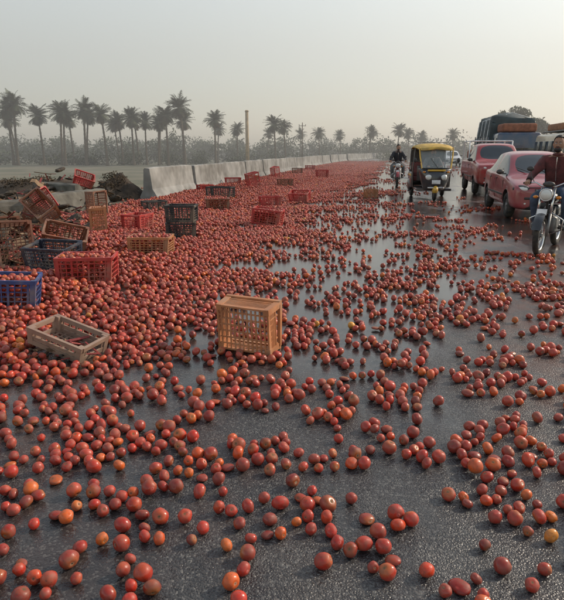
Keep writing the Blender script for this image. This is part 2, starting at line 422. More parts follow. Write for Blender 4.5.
# ------------------------------------------------------------ crates
def P(nm,c,**k): return pm('plastic_'+nm,c,.55,var=.2,dirt=DUST,dirtamt=.6,sc=7,**k)
CM={'red':P('red',(.36,.028,.024,1)),'tan':P('tan',(.38,.15,.060,1)),'black':P('black',(.016,.016,.018,1)),'blue':P('blue',(.02,.045,.16,1)),
 'brown':P('brown',(.17,.06,.03,1)),'clear':P('clear',(.24,.15,.11,1)),'orange':P('orange',(.42,.11,.04,1)),'navy':P('navy',(.012,.018,.035,1))}
def crate_mesh(L,W,H,nv=9,nh=4,seed=0):
    bm=bmesh.new()
    def bb(c,s):
        r=bmesh.ops.create_cube(bm,size=1)['verts']
        for v in r: v.co=Vector((v.co.x*s[0]+c[0],v.co.y*s[1]+c[1],v.co.z*s[2]+c[2]))
    t=.012
    for sx in (-1,1):
        for sy in (-1,1):
            bb((sx*(L/2-.02),sy*(W/2-.02),H/2),(.05,.05,H-.002))
    for s in (-1,1):
        y=s*(W/2-t/2)
        bb((0,y+s*.004,H-.018),(L+.01,.026,.036)); bb((0,y,.02),(L-.01,t+.004,.04)); 
        bb((0,y+s*.002,H-.07),(L-.02,t,.012))
        for k in range(1,nh+1): bb((0,y,.04+(H-.11)*k/(nh+1)),(L-.05,t-.002,.011))
        for k in range(1,nv+1): bb((-L/2+L*k/(nv+1),y,H/2),(.010 if k%3 else .022,t-.005,H-.04))
        x=s*(L/2-t/2); m=max(3,int(nv*W/L))
        bb((x+s*.004,0,H-.020),(.026,W-.03,.034)); bb((x,0,.022),(t+.004,W-.04,.038)); bb((x+s*.002,0,H-.10),(t,W-.05,.012))
        for k in range(1,nh): bb((x,0,.04+(H-.14)*k/(nh)),(t-.002,W-.06,.011))
        for k in range(1,m+1): 
            yy=-W/2+W*k/(m+1); top=H-.09 if abs(yy)<W*.22 else H-.02
            bb((x,yy,top/2),(.0065,.012,top-.02))
    for k in range(1,nv+3): bb((-L/2+L*k/(nv+3),0,.010),(.014,W-.03,.009))
    for k in range(1,7): bb((0,-W/2+W*k/7,.013),(L-.03,.012,.009))
    for v in bm.verts:
        f=.93+.07*(v.co.z/H); v.co.x*=f; v.co.y*=f
        v.co.x+=.009*math.sin(v.co.z*11+seed+v.co.y*7); v.co.y+=.009*math.sin(v.co.x*8+seed)
    return bm
CR=[]
def crate(x,y,yaw,col,dim=(.56,.38,.29),rot=(0,0),z=0.,nv=9,nh=4,fill=False):
    bm=crate_mesh(*dim,nv,nh,x*3)
    M=Euler((R(rot[0]),R(rot[1]),0)).to_matrix().to_4x4()
    bm.transform(Matrix.Translation((0,0,-dim[2]/2))); bm.transform(M)
    mn=min(v.co.z for v in bm.verts); bm.transform(Matrix.Translation((0,0,-mn)))
    X=[v.co.x for v in bm.verts];Y=[v.co.y for v in bm.verts]
    o=obj_bm('plastic_crate',bm,CM[col]); o.location=(x,y,z); o.rotation_euler=(0,0,R(yaw))
    if z<.25: CR.append((x,y,R(yaw),max(abs(min(X)),max(X)),max(abs(min(Y)),max(Y)),fill,dim[2]))
    return o
crate(-.265,4.24,161,'tan',(.46,.38,.25),(90,0),0,nv=9,nh=5)
crate(-2.30,6.5,4,'red',(.64,.42,.36),fill=True)
crate(-2.72,5.35,14,'blue',(.60,.42,.34),(0,4),fill=True)
crate(-3.0,7.25,-12,'navy',(.62,.42,.34),(8,0))
crate(-3.55,7.4,-60,'brown',(.6,.42,.34),(0,76))
crate(-3.2,8.2,20,'brown',(.6,.42,.3),(24,14))
crate(-1.82,10.1,6,'black',(.52,.38,.30)); crate(-1.80,10.12,-4,'black',(.52,.38,.30),z=.305)
crate(-2.0,8.5,-3,'tan',(.62,.42,.29),fill=True)
crate(-2.85,11.1,75,'red',(.55,.4,.34))
crate(-3.5,10.7,15,'tan',(.50,.38,.3),(0,90))
crate(-.3,11.9,-14,'red',(.62,.4,.33),(0,6),fill=True)
crate(-1.7,14.9,12,'brown',(.6,.42,.33),fill=True)
crate(-2.0,18.5,-16,'black',(.85,.45,.4))
crate(-.34,16.1,20,'red'); crate(.54,17.4,-20,'red',(.6,.4,.28),(14,0)); crate(-2.2,25.6,10,'red',(.7,.4,.36)); crate(-1.25,24.2,30,'red',(.6,.4,.5),(0,80))
crate(.13,25,25,'brown',(.6,.4,.33)); crate(2.3,33,10,'red',(.7,.4,.45)); crate(3.0,19.2,10,'tan',(.42,.3,.28))
crate(-1.67,4.15,-20,'clear',(.50,.34,.14),(0,14),nv=7,nh=2)
crate(-4.75,11.0,25,'brown',(.62,.42,.34),(0,28)); crate(-5.0,9.9,40,'brown',(.6,.4,.3),(90,0))
crate(-6.1,17.6,25,'red',(.6,.4,.3),(30,20),z=.38); crate(-4.4,13.4,-30,'brown',(.6,.4,.3),(0,90)); crate(-3.3,14.6,42,'black')
crate(-5.3,8.4,12,'red'); crate(-2.9,21.5,34,'red',fill=True)
crate(-4.4,10.3,-35,'brown',(.6,.4,.3),(40,30),z=.2); crate(-5.7,13.6,15,'red',(.6,.4,.3),(20,60))
crate(-1.5,28.5,20,'tan',(.6,.4,.33)); crate(-.4,33,50,'red',(.6,.4,.4),(0,80)); crate(1.0,38,0,'brown',(.7,.4,.4)); crate(2.2,45,20,'red',(.7,.4,.4))
# ------------------------------------------------------------ tomatoes
rt_=np.random.default_rng(41); random.seed(41)
Yr=np.array([1.0,1.65,1.9,2.1,2.45,2.75,3.3,3.8,4.3,5.0,5.8,7,8.9,12,18,30,60,85])
sc=np.array([-.504,-.379,-.254,-.129,-.004,.121,.246,.371,.496,.60])
D=np.array([[.3,.4,.4,.4,.4,.3,.3,.35,.2,.2],
[.20,.45,.38,.38,.48,.40,.22,.40,.2,.2],[.22,.45,.38,.38,.42,.30,.22,.22,.35,.3],[.32,.45,.32,.30,.36,.23,.16,.16,.35,.3],
[.38,.50,.43,.36,.40,.34,.33,.55,.48,.4],[.38,.50,.46,.38,.38,.34,.28,.58,.42,.4],[.56,.53,.48,.44,.46,.36,.26,.32,.38,.4],
[.85,.75,.65,.50,.40,.26,.22,.23,.36,.4],[.95,.9,.8,.60,.40,.20,.26,.22,.4,.4],[1,.95,.9,.64,.38,.18,.26,.28,.45,.4],
[1,1,.9,.60,.34,.16,.32,.44,.42,.2],[1,1,.95,.66,.30,.16,.30,.30,.14,0],[1,1,1,.76,.36,.17,.27,.08,0,0],
[1,1,1,.88,.48,.25,.12,0,0,0],[1,1,1,1,.74,.36,.04,0,0,0],[1,1,1,1,.9,.6,.05,0,0,0],[.9,.9,.9,.9,.9,.9,.2,0,0,0],[0]*10])
def dens(X,Y):
    s=X/(.966*Y+.40)
    fi=np.interp(Y,Yr,np.arange(len(Yr))); i0=np.clip(fi.astype(int),0,len(Yr)-2); fr=fi-i0
    sj=np.interp(s,sc,np.arange(len(sc))); j0=np.clip(sj.astype(int),0,len(sc)-2); fs=sj-j0
    a=D[i0,j0]*(1-fs)+D[i0,j0+1]*fs; b2=D[i0+1,j0]*(1-fs)+D[i0+1,j0+1]*fs
    return a*(1-fr)+b2*fr
G1=rt_.random((700,700))
def vnoise(X,Y,c,off=0):
    x=X/c+200+off; y=Y/c+50+off; i=np.floor(x).astype(int)%690; j=np.floor(y).astype(int)%690
    fx=x-np.floor(x); fy=y-np.floor(y); fx=fx*fx*(3-2*fx); fy=fy*fy*(3-2*fy)
    return (G1[i,j]*(1-fx)+G1[i+1,j]*fx)*(1-fy)+(G1[i,j+1]*(1-fx)+G1[i+1,j+1]*fx)*fy
T=[]
grid={}
def try_add(x,y,r,lim,zb=0.,cs=.1):
    ci=int(math.floor(x/cs)); cj=int(math.floor(y/cs)); z=zb+r
    for a in (ci-1,ci,ci+1):
        for b2 in (cj-1,cj,cj+1):
            for (X,Y,Z,RR) in grid.get((a,b2),()):
                d2=(X-x)**2+(Y-y)**2; s=(r+RR)
                if d2<s*s:
                    zz=Z+math.sqrt(s*s-d2)
                    if zz>z:
                        z=zz
                        if z>lim+r: return
    grid.setdefault((ci,cj),[]).append((x,y,z,r)); T.append((x,y,z,r))
for (y0,y1,x0,x1,rate,rr) in [(.9,14,-9,6,950,.0300),(14,34,-7,6,480,.034),(34,84,-3,16,200,.042)]:
    n=int((y1-y0)*(x1-x0)*rate); X=rt_.uniform(x0,x1,n);Y=rt_.uniform(y0,y1,n)
    d=dens(X,Y); q=X-SL*Y-np.where(Y>70,.003*(Y-70)**2,0)
    d=np.where(q<-7.6,0,d); d=np.where((Y>22)&(q>-1.3+.4*np.sin(Y)),d*.05,d); d=np.where(q>3.,0,d)
    wb=np.interp(Y,[2.5,6],[.28,.5])
    nn=(1-wb)*vnoise(X,Y,.17)+wb*vnoise(X,Y,.75,37)
    e=np.where(d>.88,d-.50*(nn<.40),np.clip((d+(nn-.60)*1.35)*1.5,0,1)); pr=np.clip(e,0,1)**2
    pr=np.maximum(pr,np.where(d>.12,.012,0))
    k=rt_.random(n)<pr; X=X[k];Y=Y[k];d=d[k]
    hn=vnoise(X,Y,.9,11)
    ok=np.ones(len(X),bool)
    for (cx,cy,ya,hx,hy,fi,hh) in CR:
        u=(X-cx)*math.cos(ya)+(Y-cy)*math.sin(ya); v=-(X-cx)*math.sin(ya)+(Y-cy)*math.cos(ya)
        ok&=~((abs(u)<hx+.025)&(abs(v)<hy+.025))
    for x,y,dd,h in zip(X[ok],Y[ok],d[ok],hn[ok]):
        r=rr*random.uniform(.72,1.2); lim=.012 if dd<.7 else .02+.075*(dd-.7)/.3*(.4+h)
        try_add(float(x),float(y),r,lim)
for (cx,cy,ya,hx,hy,fi,hh) in CR:
    if not fi: continue
    for k in range(700):
        u=random.uniform(-hx+.06,hx-.06); v=random.uniform(-hy+.06,hy-.06)
        try_add(cx+u*math.cos(ya)-v*math.sin(ya),cy+u*math.sin(ya)+v*math.cos(ya),.031*random.uniform(.85,1.1),hh*.9,.02)
T=np.array(T); print('TOMATOES',len(T))
def lathe(ns,nr):
    V=[];F=[]
    for i in range(nr+1):
        ph=math.pi*i/nr
        for j in range(ns):
            th=2*math.pi*j/ns; rb=1+.035*math.cos(5*th)*math.sin(ph)**.5
            dz=-.22*math.exp(-(ph/.30)**2)+.06*math.exp(-((math.pi-ph)/.3)**2)
            V.append((math.sin(ph)*math.cos(th)*rb*1.03,math.sin(ph)*math.sin(th)*rb*1.03,(math.cos(ph)*.86+dz)))
    for i in range(nr):
        for j in range(ns):
            a=i*ns+j;b2=i*ns+(j+1)%ns; F+=[(a,a+ns,b2+ns),(a,b2+ns,b2)]
    return np.array(V),np.array(F)
def ico(s):
    bm=bmesh.new(); bmesh.ops.create_icosphere(bm,subdivisions=s,radius=1); bm.verts.ensure_lookup_table()
    V=np.array([v.co[:] for v in bm.verts]); F=np.array([[v.index for v in f.verts] for f in bm.faces]); bm.free()
    V=V*np.array([1.02,1.02,.88]); return V,F
def build(T,base):
    rng=rt_
    V,F=base; n=len(T); m=len(V)
    if n==0: return None
    qd=rng.normal(size=(n,4)); qd/=np.linalg.norm(qd,axis=1)[:,None]; w,x,y,z=qd.T
    Rm=np.stack([1-2*(y*y+z*z),2*(x*y-z*w),2*(x*z+y*w),2*(x*y+z*w),1-2*(x*x+z*z),2*(y*z-x*w),2*(x*z-y*w),2*(y*z+x*w),1-2*(x*x+y*y)],1).reshape(n,3,3)
    shp=1+rng.normal(0,.06,(n,1,3)); egg=rng.random(n)<.4
    shp[egg,0,2]*=1.22
    B=V[None]*shp
    ph=rng.uniform(0,6.28,(n,1)); B=B*(1+.045*np.sin(2.3*V[None,:,0]+ph)*np.cos(2.9*V[None,:,1]+2*ph))[:,:,None]
    P=np.einsum('nij,nmj->nmi',Rm,B)*T[:,3][:,None,None]
    ground=T[:,2]<T[:,3]*1.3
    cr=ground&(rng.random(n)<.08)
    fl=rng.uniform(.45,.75,n); irr=1+.10*np.sin(np.arctan2(P[:,:,1],P[:,:,0])*2+ph)
    P[cr,:,2]*=fl[cr][:,None]; P[cr,:,0]*=(1.10*irr[cr]); P[cr,:,1]*=(1.08*irr[cr])
    low=P[:,:,2].min(1); P[:,:,2]+=(-T[:,3]-low)[:,None]*ground[:,None]
    P+=T[:,None,:3]
    t=rng.random(n); near=np.clip((4.5-T[:,1])/2.5,0,1); rt=np.clip((T[:,0]-.2*T[:,1])/2,0,1)
    red=np.array([.46,.026,.012]); dk=np.array([.15,.013,.009]); orr=np.array([.58,.12,.018]); yel=np.array([.60,.27,.03]); pk=np.array([.38,.08,.05])
    c=red+(dk-red)*rng.random((n,1))**1.1
    c=c+(pk-c)*(rng.random((n,1))*.85)*(1-near[:,None]*.5)
    po=.12+.16*rt+.08*near
    mo=(t<po)[:,None]; c=np.where(mo,red+(orr-red)*rng.random((n,1)),c)
    my=((t>.99)&(T[:,0]>-.2))[:,None]|((t>.998)[:,None]); c=np.where(my,orr+(yel-orr)*rng.random((n,1)),c)
    c=np.where(cr[:,None],c*.7,c)
    C=np.repeat(c[:,None,:],m,1)
    g=np.clip((V[:,2]-.25)/.6,0,1)[None,:,None]*(rng.random((n,1,1))**1.5)*.75
    C=C+(np.array([.40,.15,.03])-C)*g
    ck=np.clip(V@np.array([.7,.5,-.5]),0,1)[None,:,None]**2*(rng.random((n,1,1))<.3)*.5
    C=C+(np.array([.46,.10,.03])-C)*ck
    if m>100:
        s_=(np.hypot(V[:,0],V[:,1])<.17)&(V[:,2]>0)
        C[:,s_,:]=np.array([.10,.09,.035])
    C=np.concatenate([C,np.ones((n,m,1))],2)
    FF=(F[None]+(np.arange(n)*m)[:,None,None]).reshape(-1,3)
    return P.reshape(-1,3),FF,C.reshape(-1,4)
d=T[:,1]
parts=[build(T[d<6.5],lathe(15,10)),build(T[(d>=6.5)&(d<15)],ico(2)),build(T[d>=15],ico(1))]
off=0;VV=[];FF=[];CC=[]
for p_ in parts:
    if p_ is None: continue
    VV.append(p_[0]);FF.append(p_[1]+off);CC.append(p_[2]);off+=len(p_[0])
def tommat():
    m,nt,b=newmat('tomato_skin'); at=N(nt,'ShaderNodeAttribute',attribute_name='Col')
    tc=N(nt,'ShaderNodeTexCoord').outputs['Object']
    n=noise(nt,tc,26,3,.7); sp=noise(nt,tc,110,2,.7)
    c=mixc(nt,ramp(nt,n,.40,.72,0,.55),at.outputs['Color'],(.15,.085,.06,1))
    c=mixc(nt,ramp(nt,sp,.60,.74,0,.65),c,(.06,.04,.028,1))
    nt.links.new(c,b.inputs['Base Color'])
    nt.links.new(ramp(nt,n,.34,.64,.24,.68),b.inputs['Roughness'])
    b.inputs['Specular IOR Level'].default_value=.45
    return m
np_mesh('tomatoes',np.concatenate(VV),np.concatenate(FF),tommat(),np.concatenate(CC))
# ------------------------------------------------------------ people
def empty_child(par,name,loc,yaw):
    e=bpy.data.objects.new(name,None); e.location=loc; e.rotation_euler=(0,0,yaw); link(e,par); return e
M_dkcuff=pm('dark_cuff',(.03,.015,.015,1),.9)
def human(parent,J,jacket,trouser,hair=M_hair,shoe=M_blackp,lookdir=(1,0),name='rider',beard=True):
    par=bpy.data.objects.new(name,None); link(par,parent)
    V=[J['pel'],J['waist'],J['chest'],J['neck'],J['neck2']]; E=[(0,1),(1,2),(2,3),(3,4)]
    Rr=[(.155,.125),(.15,.115),(.175,.125),(.065,.06),(.055,.055)]
    for s in ('l','r'):
        b0=len(V); V+=[J['sh'+s],J['el'+s],J['wr'+s]]; E+=[(2,b0),(b0,b0+1),(b0+1,b0+2)]; Rr+=[.085,.062,.045]
        b0=len(V); V+=[J['hip'+s],J['kn'+s],J['an'+s],J['toe'+s]]; E+=[(0,b0),(b0,b0+1),(b0+1,b0+2),(b0+2,b0+3)]; Rr+=[.105,.075,.052,.045]
    wz=(Vector(J['pel'])*.75+Vector(J['waist'])*.25).z
    segs=[(J['pel'],J['waist'],0),(J['waist'],J['chest'],0),(J['chest'],J['neck'],0),(J['neck'],J['neck2'],2)]
    for s in ('l','r'): segs+=[(J['chest'],J['sh'+s],0),(J['sh'+s],J['el'+s],0),(J['el'+s],J['wr'+s],0),(J['pel'],J['hip'+s],1),(J['hip'+s],J['kn'+s],1),(J['kn'+s],J['an'+s],1),(J['an'+s],J['toe'+s],3)]
    segs=[(Vector(a),Vector(b),m) for a,b,m in segs]
    def mf(c):
        best=9;mi=0
        for a,b,m in segs:
            ab=b-a; t=max(0,min(1,(c-a).dot(ab)/ab.length_squared)); dd=(c-(a+ab*t)).length
            if dd<best: best=dd;mi=m
        if mi==0 and c.z<wz and (c-Vector(J['pel'])).length<.22: mi=1
        return mi
    skin(par,'body',V,E,Rr,[jacket,trouser,M_skin,shoe],2,mf)
    nk=Vector(J['neck']); ch=Vector(J['chest']); wa=Vector(J['waist'])
    co_=torus(par,'collar',(0,0,0),.066,.022,jacket,seg=20,ms=8); co_.location=nk+Vector((0,0,.012)); co_.rotation_euler=(R(90),0,0)
    tube(par,'zip',[tuple(nk+Vector((.075,0,-.03))),tuple(ch+Vector((.135,0,0))),tuple(wa+Vector((.125,0,0)))],.007,M_chrome)
    for s in ('l','r'):
        w=Vector(J['wr'+s]); e=Vector(J['el'+s]); f=(w-e).normalized()
        cyl(par,'cuff',tuple(w-f*.03),tuple(w+f*.012),.044,M_dkcuff,.042,12)
    h=Vector(J['head']); yaw=math.atan2(lookdir[1],lookdir[0])
    def fn(v):
        v=v.copy()
        if v.x>.3: v.x=.3+(v.x-.3)*.75
        if v.z<-.3: v.y*=1-.35*(-v.z-.3); v.x*=1-.05*(-v.z)
        if v.x>.2 and abs(v.y)<.22 and -.35<v.z<.12: v.x+=.22*(1-abs(v.y)/.22)*(.12-v.z)/.45
        if v.x>.4 and abs(abs(v.y)-.38)<.18 and .0<v.z<.25: v.x-=.09
        return v
    hd=empty_child(par,'head',h,yaw)
    ellip(hd,'skull',(0,0,0),(.098,.078,.122),M_skin,sub=4,fn=fn)
    def hf(v):
        v=v.copy()
        if v.x>.25 and v.z<.62: v.x=.25-(v.x-.25)*.5
        if v.z<-.25: v.z=-.25
        v=v*(1+.05*math.sin(v.x*14)*math.sin(v.y*11+v.z*9)); return v
    ellip(hd,'hair',(-.012,0,.022),(.104,.086,.118),hair,sub=4,fn=hf)
    for s in (-1,1):
        ellip(hd,'ear',(-.005,s*.080,-.005),(.020,.010,.030),M_skin,sub=2)
        ellip(hd,'eye',(.081,s*.030,.012),(.009,.013,.008),M_plate,sub=2)
        ellip(hd,'pupil',(.089,s*.030,.012),(.004,.006,.006),M_hair,sub=1)
        box(hd,'eyebrow',(.087,s*.031,.032),(.010,.034,.007),hair,bev=.003)
    box(hd,'mouth',(.086,0,-.055),(.010,.042,.010),pm('lips',(.25,.08,.06,1),.5),bev=.004)
    if beard:
        ellip(hd,'moustache',(.088,0,-.040),(.010,.030,.007),hair,sub=2)
        ellip(hd,'beard',(.045,0,-.080),(.052,.058,.046),hair,sub=2)
    for s,sg in (('l',1),('r',-1)):
        w=Vector(J['wr'+s]); f=(w-Vector(J['el'+s])).normalized(); side=Vector((0,1,0))
        side=(side-f*side.dot(f)).normalized(); dn=f.cross(side); dn=dn if dn.z<0 else -dn
        k=w+f*.085
        VV=[w+f*.01,w+f*.05,k]; EE=[(0,1),(1,2)]; RR=[.028,(.038,.02),(.040,.018)]
        for i,(o,l) in enumerate(((-.03,.9),(-.01,1.05),(.01,1.),(.03,.8))):
            b0=len(VV); a=k+side*o
            VV+=[a+f*.02*l,a+f*.035*l+dn*.03*l,a+f*.01+dn*.05*l]; EE+=[(2,b0),(b0,b0+1),(b0+1,b0+2)]; RR+=[.010,.009,.008]
        b0=len(VV); VV+=[w+f*.05-side*sg*.035+dn*.02,w+f*.075-side*sg*.035+dn*.045]; EE+=[(1,b0),(b0,b0+1)]; RR+=[.012,.010]
        skin(par,'hand_'+s,VV,EE,RR,M_skin,1)
    return par
def rider_pose(dz=0.,dx=0.):
    J={'pel':(-.18,0,.93),'waist':(-.14,0,1.08),'chest':(-.06,0,1.30),'neck':(-.01,0,1.47),'neck2':(.02,0,1.54),'head':(.045,0,1.635)}
    for s,g in (('l',1),('r',-1)):
        J['sh'+s]=(-.04,g*.19,1.395); J['el'+s]=(.08,g*.33,1.17); J['wr'+s]=(.29,g*.325,1.10)
        J['hip'+s]=(-.12,g*.11,.90); J['kn'+s]=(.27,g*.23,.84); J['an'+s]=(.06,g*.21,.42); J['toe'+s]=(.22,g*.22,.36)
    if dx or dz: J={k:(v[0]+dx,v[1],v[2]+dz) for k,v in J.items()}
    return J
# ------------------------------------------------------------ wheels
def wheel(parent,name,c,Rr,w,rimmat,spokes=0):
    p=empty_child(parent,name,c,0)
    torus(p,'tyre',(0,0,0),Rr-w*.45,w*.5,M_black,flat=1.0)
    cyl(p,'hub',(0,-w*.45,0),(0,w*.45,0),Rr*.14,M_steel)
    torus(p,'rim',(0,0,0),Rr-w*.95,w*.16,rimmat,flat=2.2)
    if spokes:
        for k in range(spokes):
            a=2*math.pi*k/spokes; cyl(p,'spoke',(0,(-1)**k*.03,0),((Rr-w*.95)*math.cos(a+.2),0,(Rr-w*.95)*math.sin(a+.2)),.003,M_chrome,seg=5)
    else:
        cyl(p,'disc',(0,-w*.30,0),(0,w*.30,0),Rr-w*.9,rimmat,seg=24)
        for k in range(8):
            a=2*math.pi*k/8
            for s in (-1,1): cyl(p,'vent',(Rr*.38*math.cos(a),s*w*.26,Rr*.38*math.sin(a)),(Rr*.38*math.cos(a),s*w*.325,Rr*.38*math.sin(a)),Rr*.07,M_blackp,seg=8)
    return p
def motorcycle(x,y,yaw,paintm,jacket,trouser,passenger=None):
    p=empty('motorcycle',(x,y,.0),yaw)
    fw=(.66,0,.30); rw=(-.60,0,.30)
    wheel(p,'front_wheel',fw,.30,.085,M_chrome,24); wheel(p,'rear_wheel',rw,.30,.095,M_chrome,24)
    for s in (-1,1):
        cyl(p,'fork_lower',(.67,s*.09,.30),(.56,s*.09,.62),.024,M_steel); cyl(p,'fork_upper',(.56,s*.09,.62),(.42,s*.09,1.0),.018,M_chrome)
        cyl(p,'rear_shock',(-.56,s*.12,.34),(-.40,s*.12,.72),.026,M_chrome)
        cyl(p,'swingarm',(-.62,s*.10,.30),(-.15,s*.08,.38),.018,M_blackp)
        tube(p,'mirror_stalk',[(.36,s*.22,1.06),(.34,s*.28,1.16),(.33,s*.30,1.24)],.006,M_blackp)
        ellip(p,'mirror',(.33,s*.31,1.27),(.012,.055,.038),M_blackp,sub=2)
        cyl(p,'grip',(.35,s*.27,1.065),(.31,s*.39,1.05),.018,M_black)
        ellip(p,'indicator',(.47,s*.16,.86),(.03,.04,.025),M_amber,sub=2)
        cyl(p,'footpeg',(.02,s*.1,.36),(.04,s*.27,.35),.013,M_black)
        tube(p,'crash_bar',[(.28,s*.05,.62),(.34,s*.24,.52),(.30,s*.22,.36),(.2,s*.05,.28)],.011,M_chrome)
    tube(p,'handlebar',[(.31,-.38,1.05),(.38,-.2,1.07),(.42,-.1,1.02),(.42,.1,1.02),(.38,.2,1.07),(.31,.38,1.05)],.012,M_chrome)
    ellip(p,'headlight_shell',(.50,0,.90),(.10,.10,.10),M_blackp); ellip(p,'headlight',(.545,0,.90),(.065,.086,.086),M_lamp)
    tx=torus(p,'headlight_rim',(0,0,0),.088,.010,M_chrome); tx.location=(.56,0,.90); tx.rotation_euler=(0,0,R(90))
    ellip(p,'speedometer',(.44,0,1.05),(.05,.09,.045),M_blackp,sub=2)
    for (c,a0,a1,mt,w) in ((fw,20,160,paintm,.065),(rw,10,150,M_blackp,.075)):
        bm=bmesh.new(); rows=[]
        for k in range(15):
            a=R(a0+(a1-a0)*k/14); rows.append([bm.verts.new((c[0]+(.335+.018*(1-(j/2-1)**2))*math.cos(a),(j/2-1)*w,c[2]+(.335+.018*(1-(j/2-1)**2))*math.sin(a))) for j in range(5)])
        for k in range(14):
            for j in range(4): bm.faces.new((rows[k][j],rows[k][j+1],rows[k+1][j+1],rows[k+1][j]))
        obj_bm('mudguard',bm,mt,p,True)
    skin(p,'fuel_tank',[(.05,0,.80),(.20,0,.84),(.36,0,.82)],[(0,1),(1,2)],[(.10,.09),(.15,.11),(.09,.08)],paintm,2)
    skin(p,'seat',[(.0,0,.79),(-.2,0,.775),(-.45,0,.81),(-.62,0,.83)],[(0,1),(1,2),(2,3)],[(.07,.05),(.12,.05),(.12,.05),(.08,.04)],M_black,2)
    box(p,'engine',(.1,0,.42),(.30,.24,.26),M_steel,bev=.04)
    for k in range(5): box(p,'cylinder_fin',(.18,0,.55+.03*k),(.17,.16,.012),M_steel,rot=(0,.25,0),bev=.003)
    box(p,'side_panel',(-.2,0,.62),(.34,.20,.18),paintm,bev=.05)
    tube(p,'frame_tube',[(.40,0,.88),(.34,0,.5),(.2,0,.26),(-.12,0,.28),(-.2,0,.7)],.02,M_blackp)
    tube(p,'exhaust',[(.22,-.10,.5),(.3,-.13,.32),(.1,-.15,.24),(-.2,-.16,.27)],.02,M_chrome); cyl(p,'silencer',(-.15,-.16,.265),(-.72,-.18,.36),.042,M_chrome)
    box(p,'tail_light',(-.78,0,.72),(.06,.14,.07),M_redl,bev=.015); tube(p,'carrier',[(-.5,-.1,.84),(-.82,-.1,.86),(-.82,.1,.86),(-.5,.1,.84)],.009,M_chrome)
    box(p,'number_plate',(.72,0,.66),(.008,.14,.09),M_plate,rot=(0,-.3,0),bev=.003)
    human(p,rider_pose(),jacket,trouser)
    if passenger:
        J=rider_pose(dx=-.36,dz=.04)
        for s,g in (('l',1),('r',-1)): J['el'+s]=(-.32,g*.30,1.16); J['wr'+s]=(-.12,g*.2,1.08); J['kn'+s]=(-.05,g*.27,.86);J['an'+s]=(-.28,g*.25,.44);J['toe'+s]=(-.12,g*.26,.38)
        human(p,J,passenger,trouser,name='passenger',beard=False)
    return p
M_jmar=pm('jacket_maroon',(.095,.026,.026,1),.8,var=.35,sc=9,bump=.6); M_jean=pm('jeans',(.05,.07,.11,1),.9,var=.35,sc=8,bump=.4)
M_dkcl=pm('dark_cloth',(.025,.025,.03,1),.9); M_grcl=pm('grey_cloth',(.12,.12,.12,1),.9)
M_bikeblk=pm('bike_black_paint',(.02,.02,.022,1),.25,coat=.6); M_bikered=pm('bike_red_paint',(.25,.02,.02,1),.3,coat=.6)
motorcycle(4.28,8.95,R(-126),M_bikeblk,M_jmar,M_jean)
motorcycle(5.15,25.6,R(-100),M_bikered,M_dkcl,M_grcl,passenger=M_grcl)
# ------------------------------------------------------------ cars (front faces +x)
ST_CAR=[(2.075,.30,.60,.66,.61,.55),(2.05,.25,.68,.76,.70,.64),(1.94,.22,.74,.81,.78,.70),(1.5,.22,.82,.835,.87,.72),(1.10,.22,.86,.84,.92,.72),
        (.98,.22,.88,.84,.95,.70),(.32,.22,.91,.84,1.38,.58),(.20,.22,.92,.84,1.42,.57),(-.35,.22,.93,.84,1.46,.57),(-.42,.22,.93,.84,1.46,.57),(-.95,.22,.94,.84,1.43,.57),(-1.15,.22,.95,.83,1.38,.57),
        (-1.62,.23,.96,.82,1.03,.64),(-1.72,.24,.97,.81,1.01,.66),(-1.97,.26,.95,.79,.98,.66),(-2.05,.32,.86,.74,.90,.60),(-2.075,.38,.7,.64,.72,.54)]
ST_PICK=[(2.075,.36,.70,.68,.72,.58),(2.05,.30,.80,.79,.83,.68),(1.96,.28,.84,.83,.89,.74),(1.5,.28,.89,.84,.95,.76),(1.20,.28,.92,.84,.98,.76),
        (1.12,.28,.93,.84,1.0,.74),(.62,.28,.95,.84,1.42,.63),(.50,.28,.96,.84,1.46,.62),(.10,.28,.96,.84,1.48,.62),(.03,.28,.96,.84,1.48,.62),(-.30,.28,.96,.84,1.47,.62),(-.38,.28,.96,.84,1.45,.62),
        (-.50,.28,.95,.84,.99,.80),(-.60,.28,.95,.84,.975,.80),(-1.95,.30,.95,.84,.975,.80),(-2.05,.34,.94,.83,.96,.79),(-2.075,.38,.90,.82,.92,.78)]
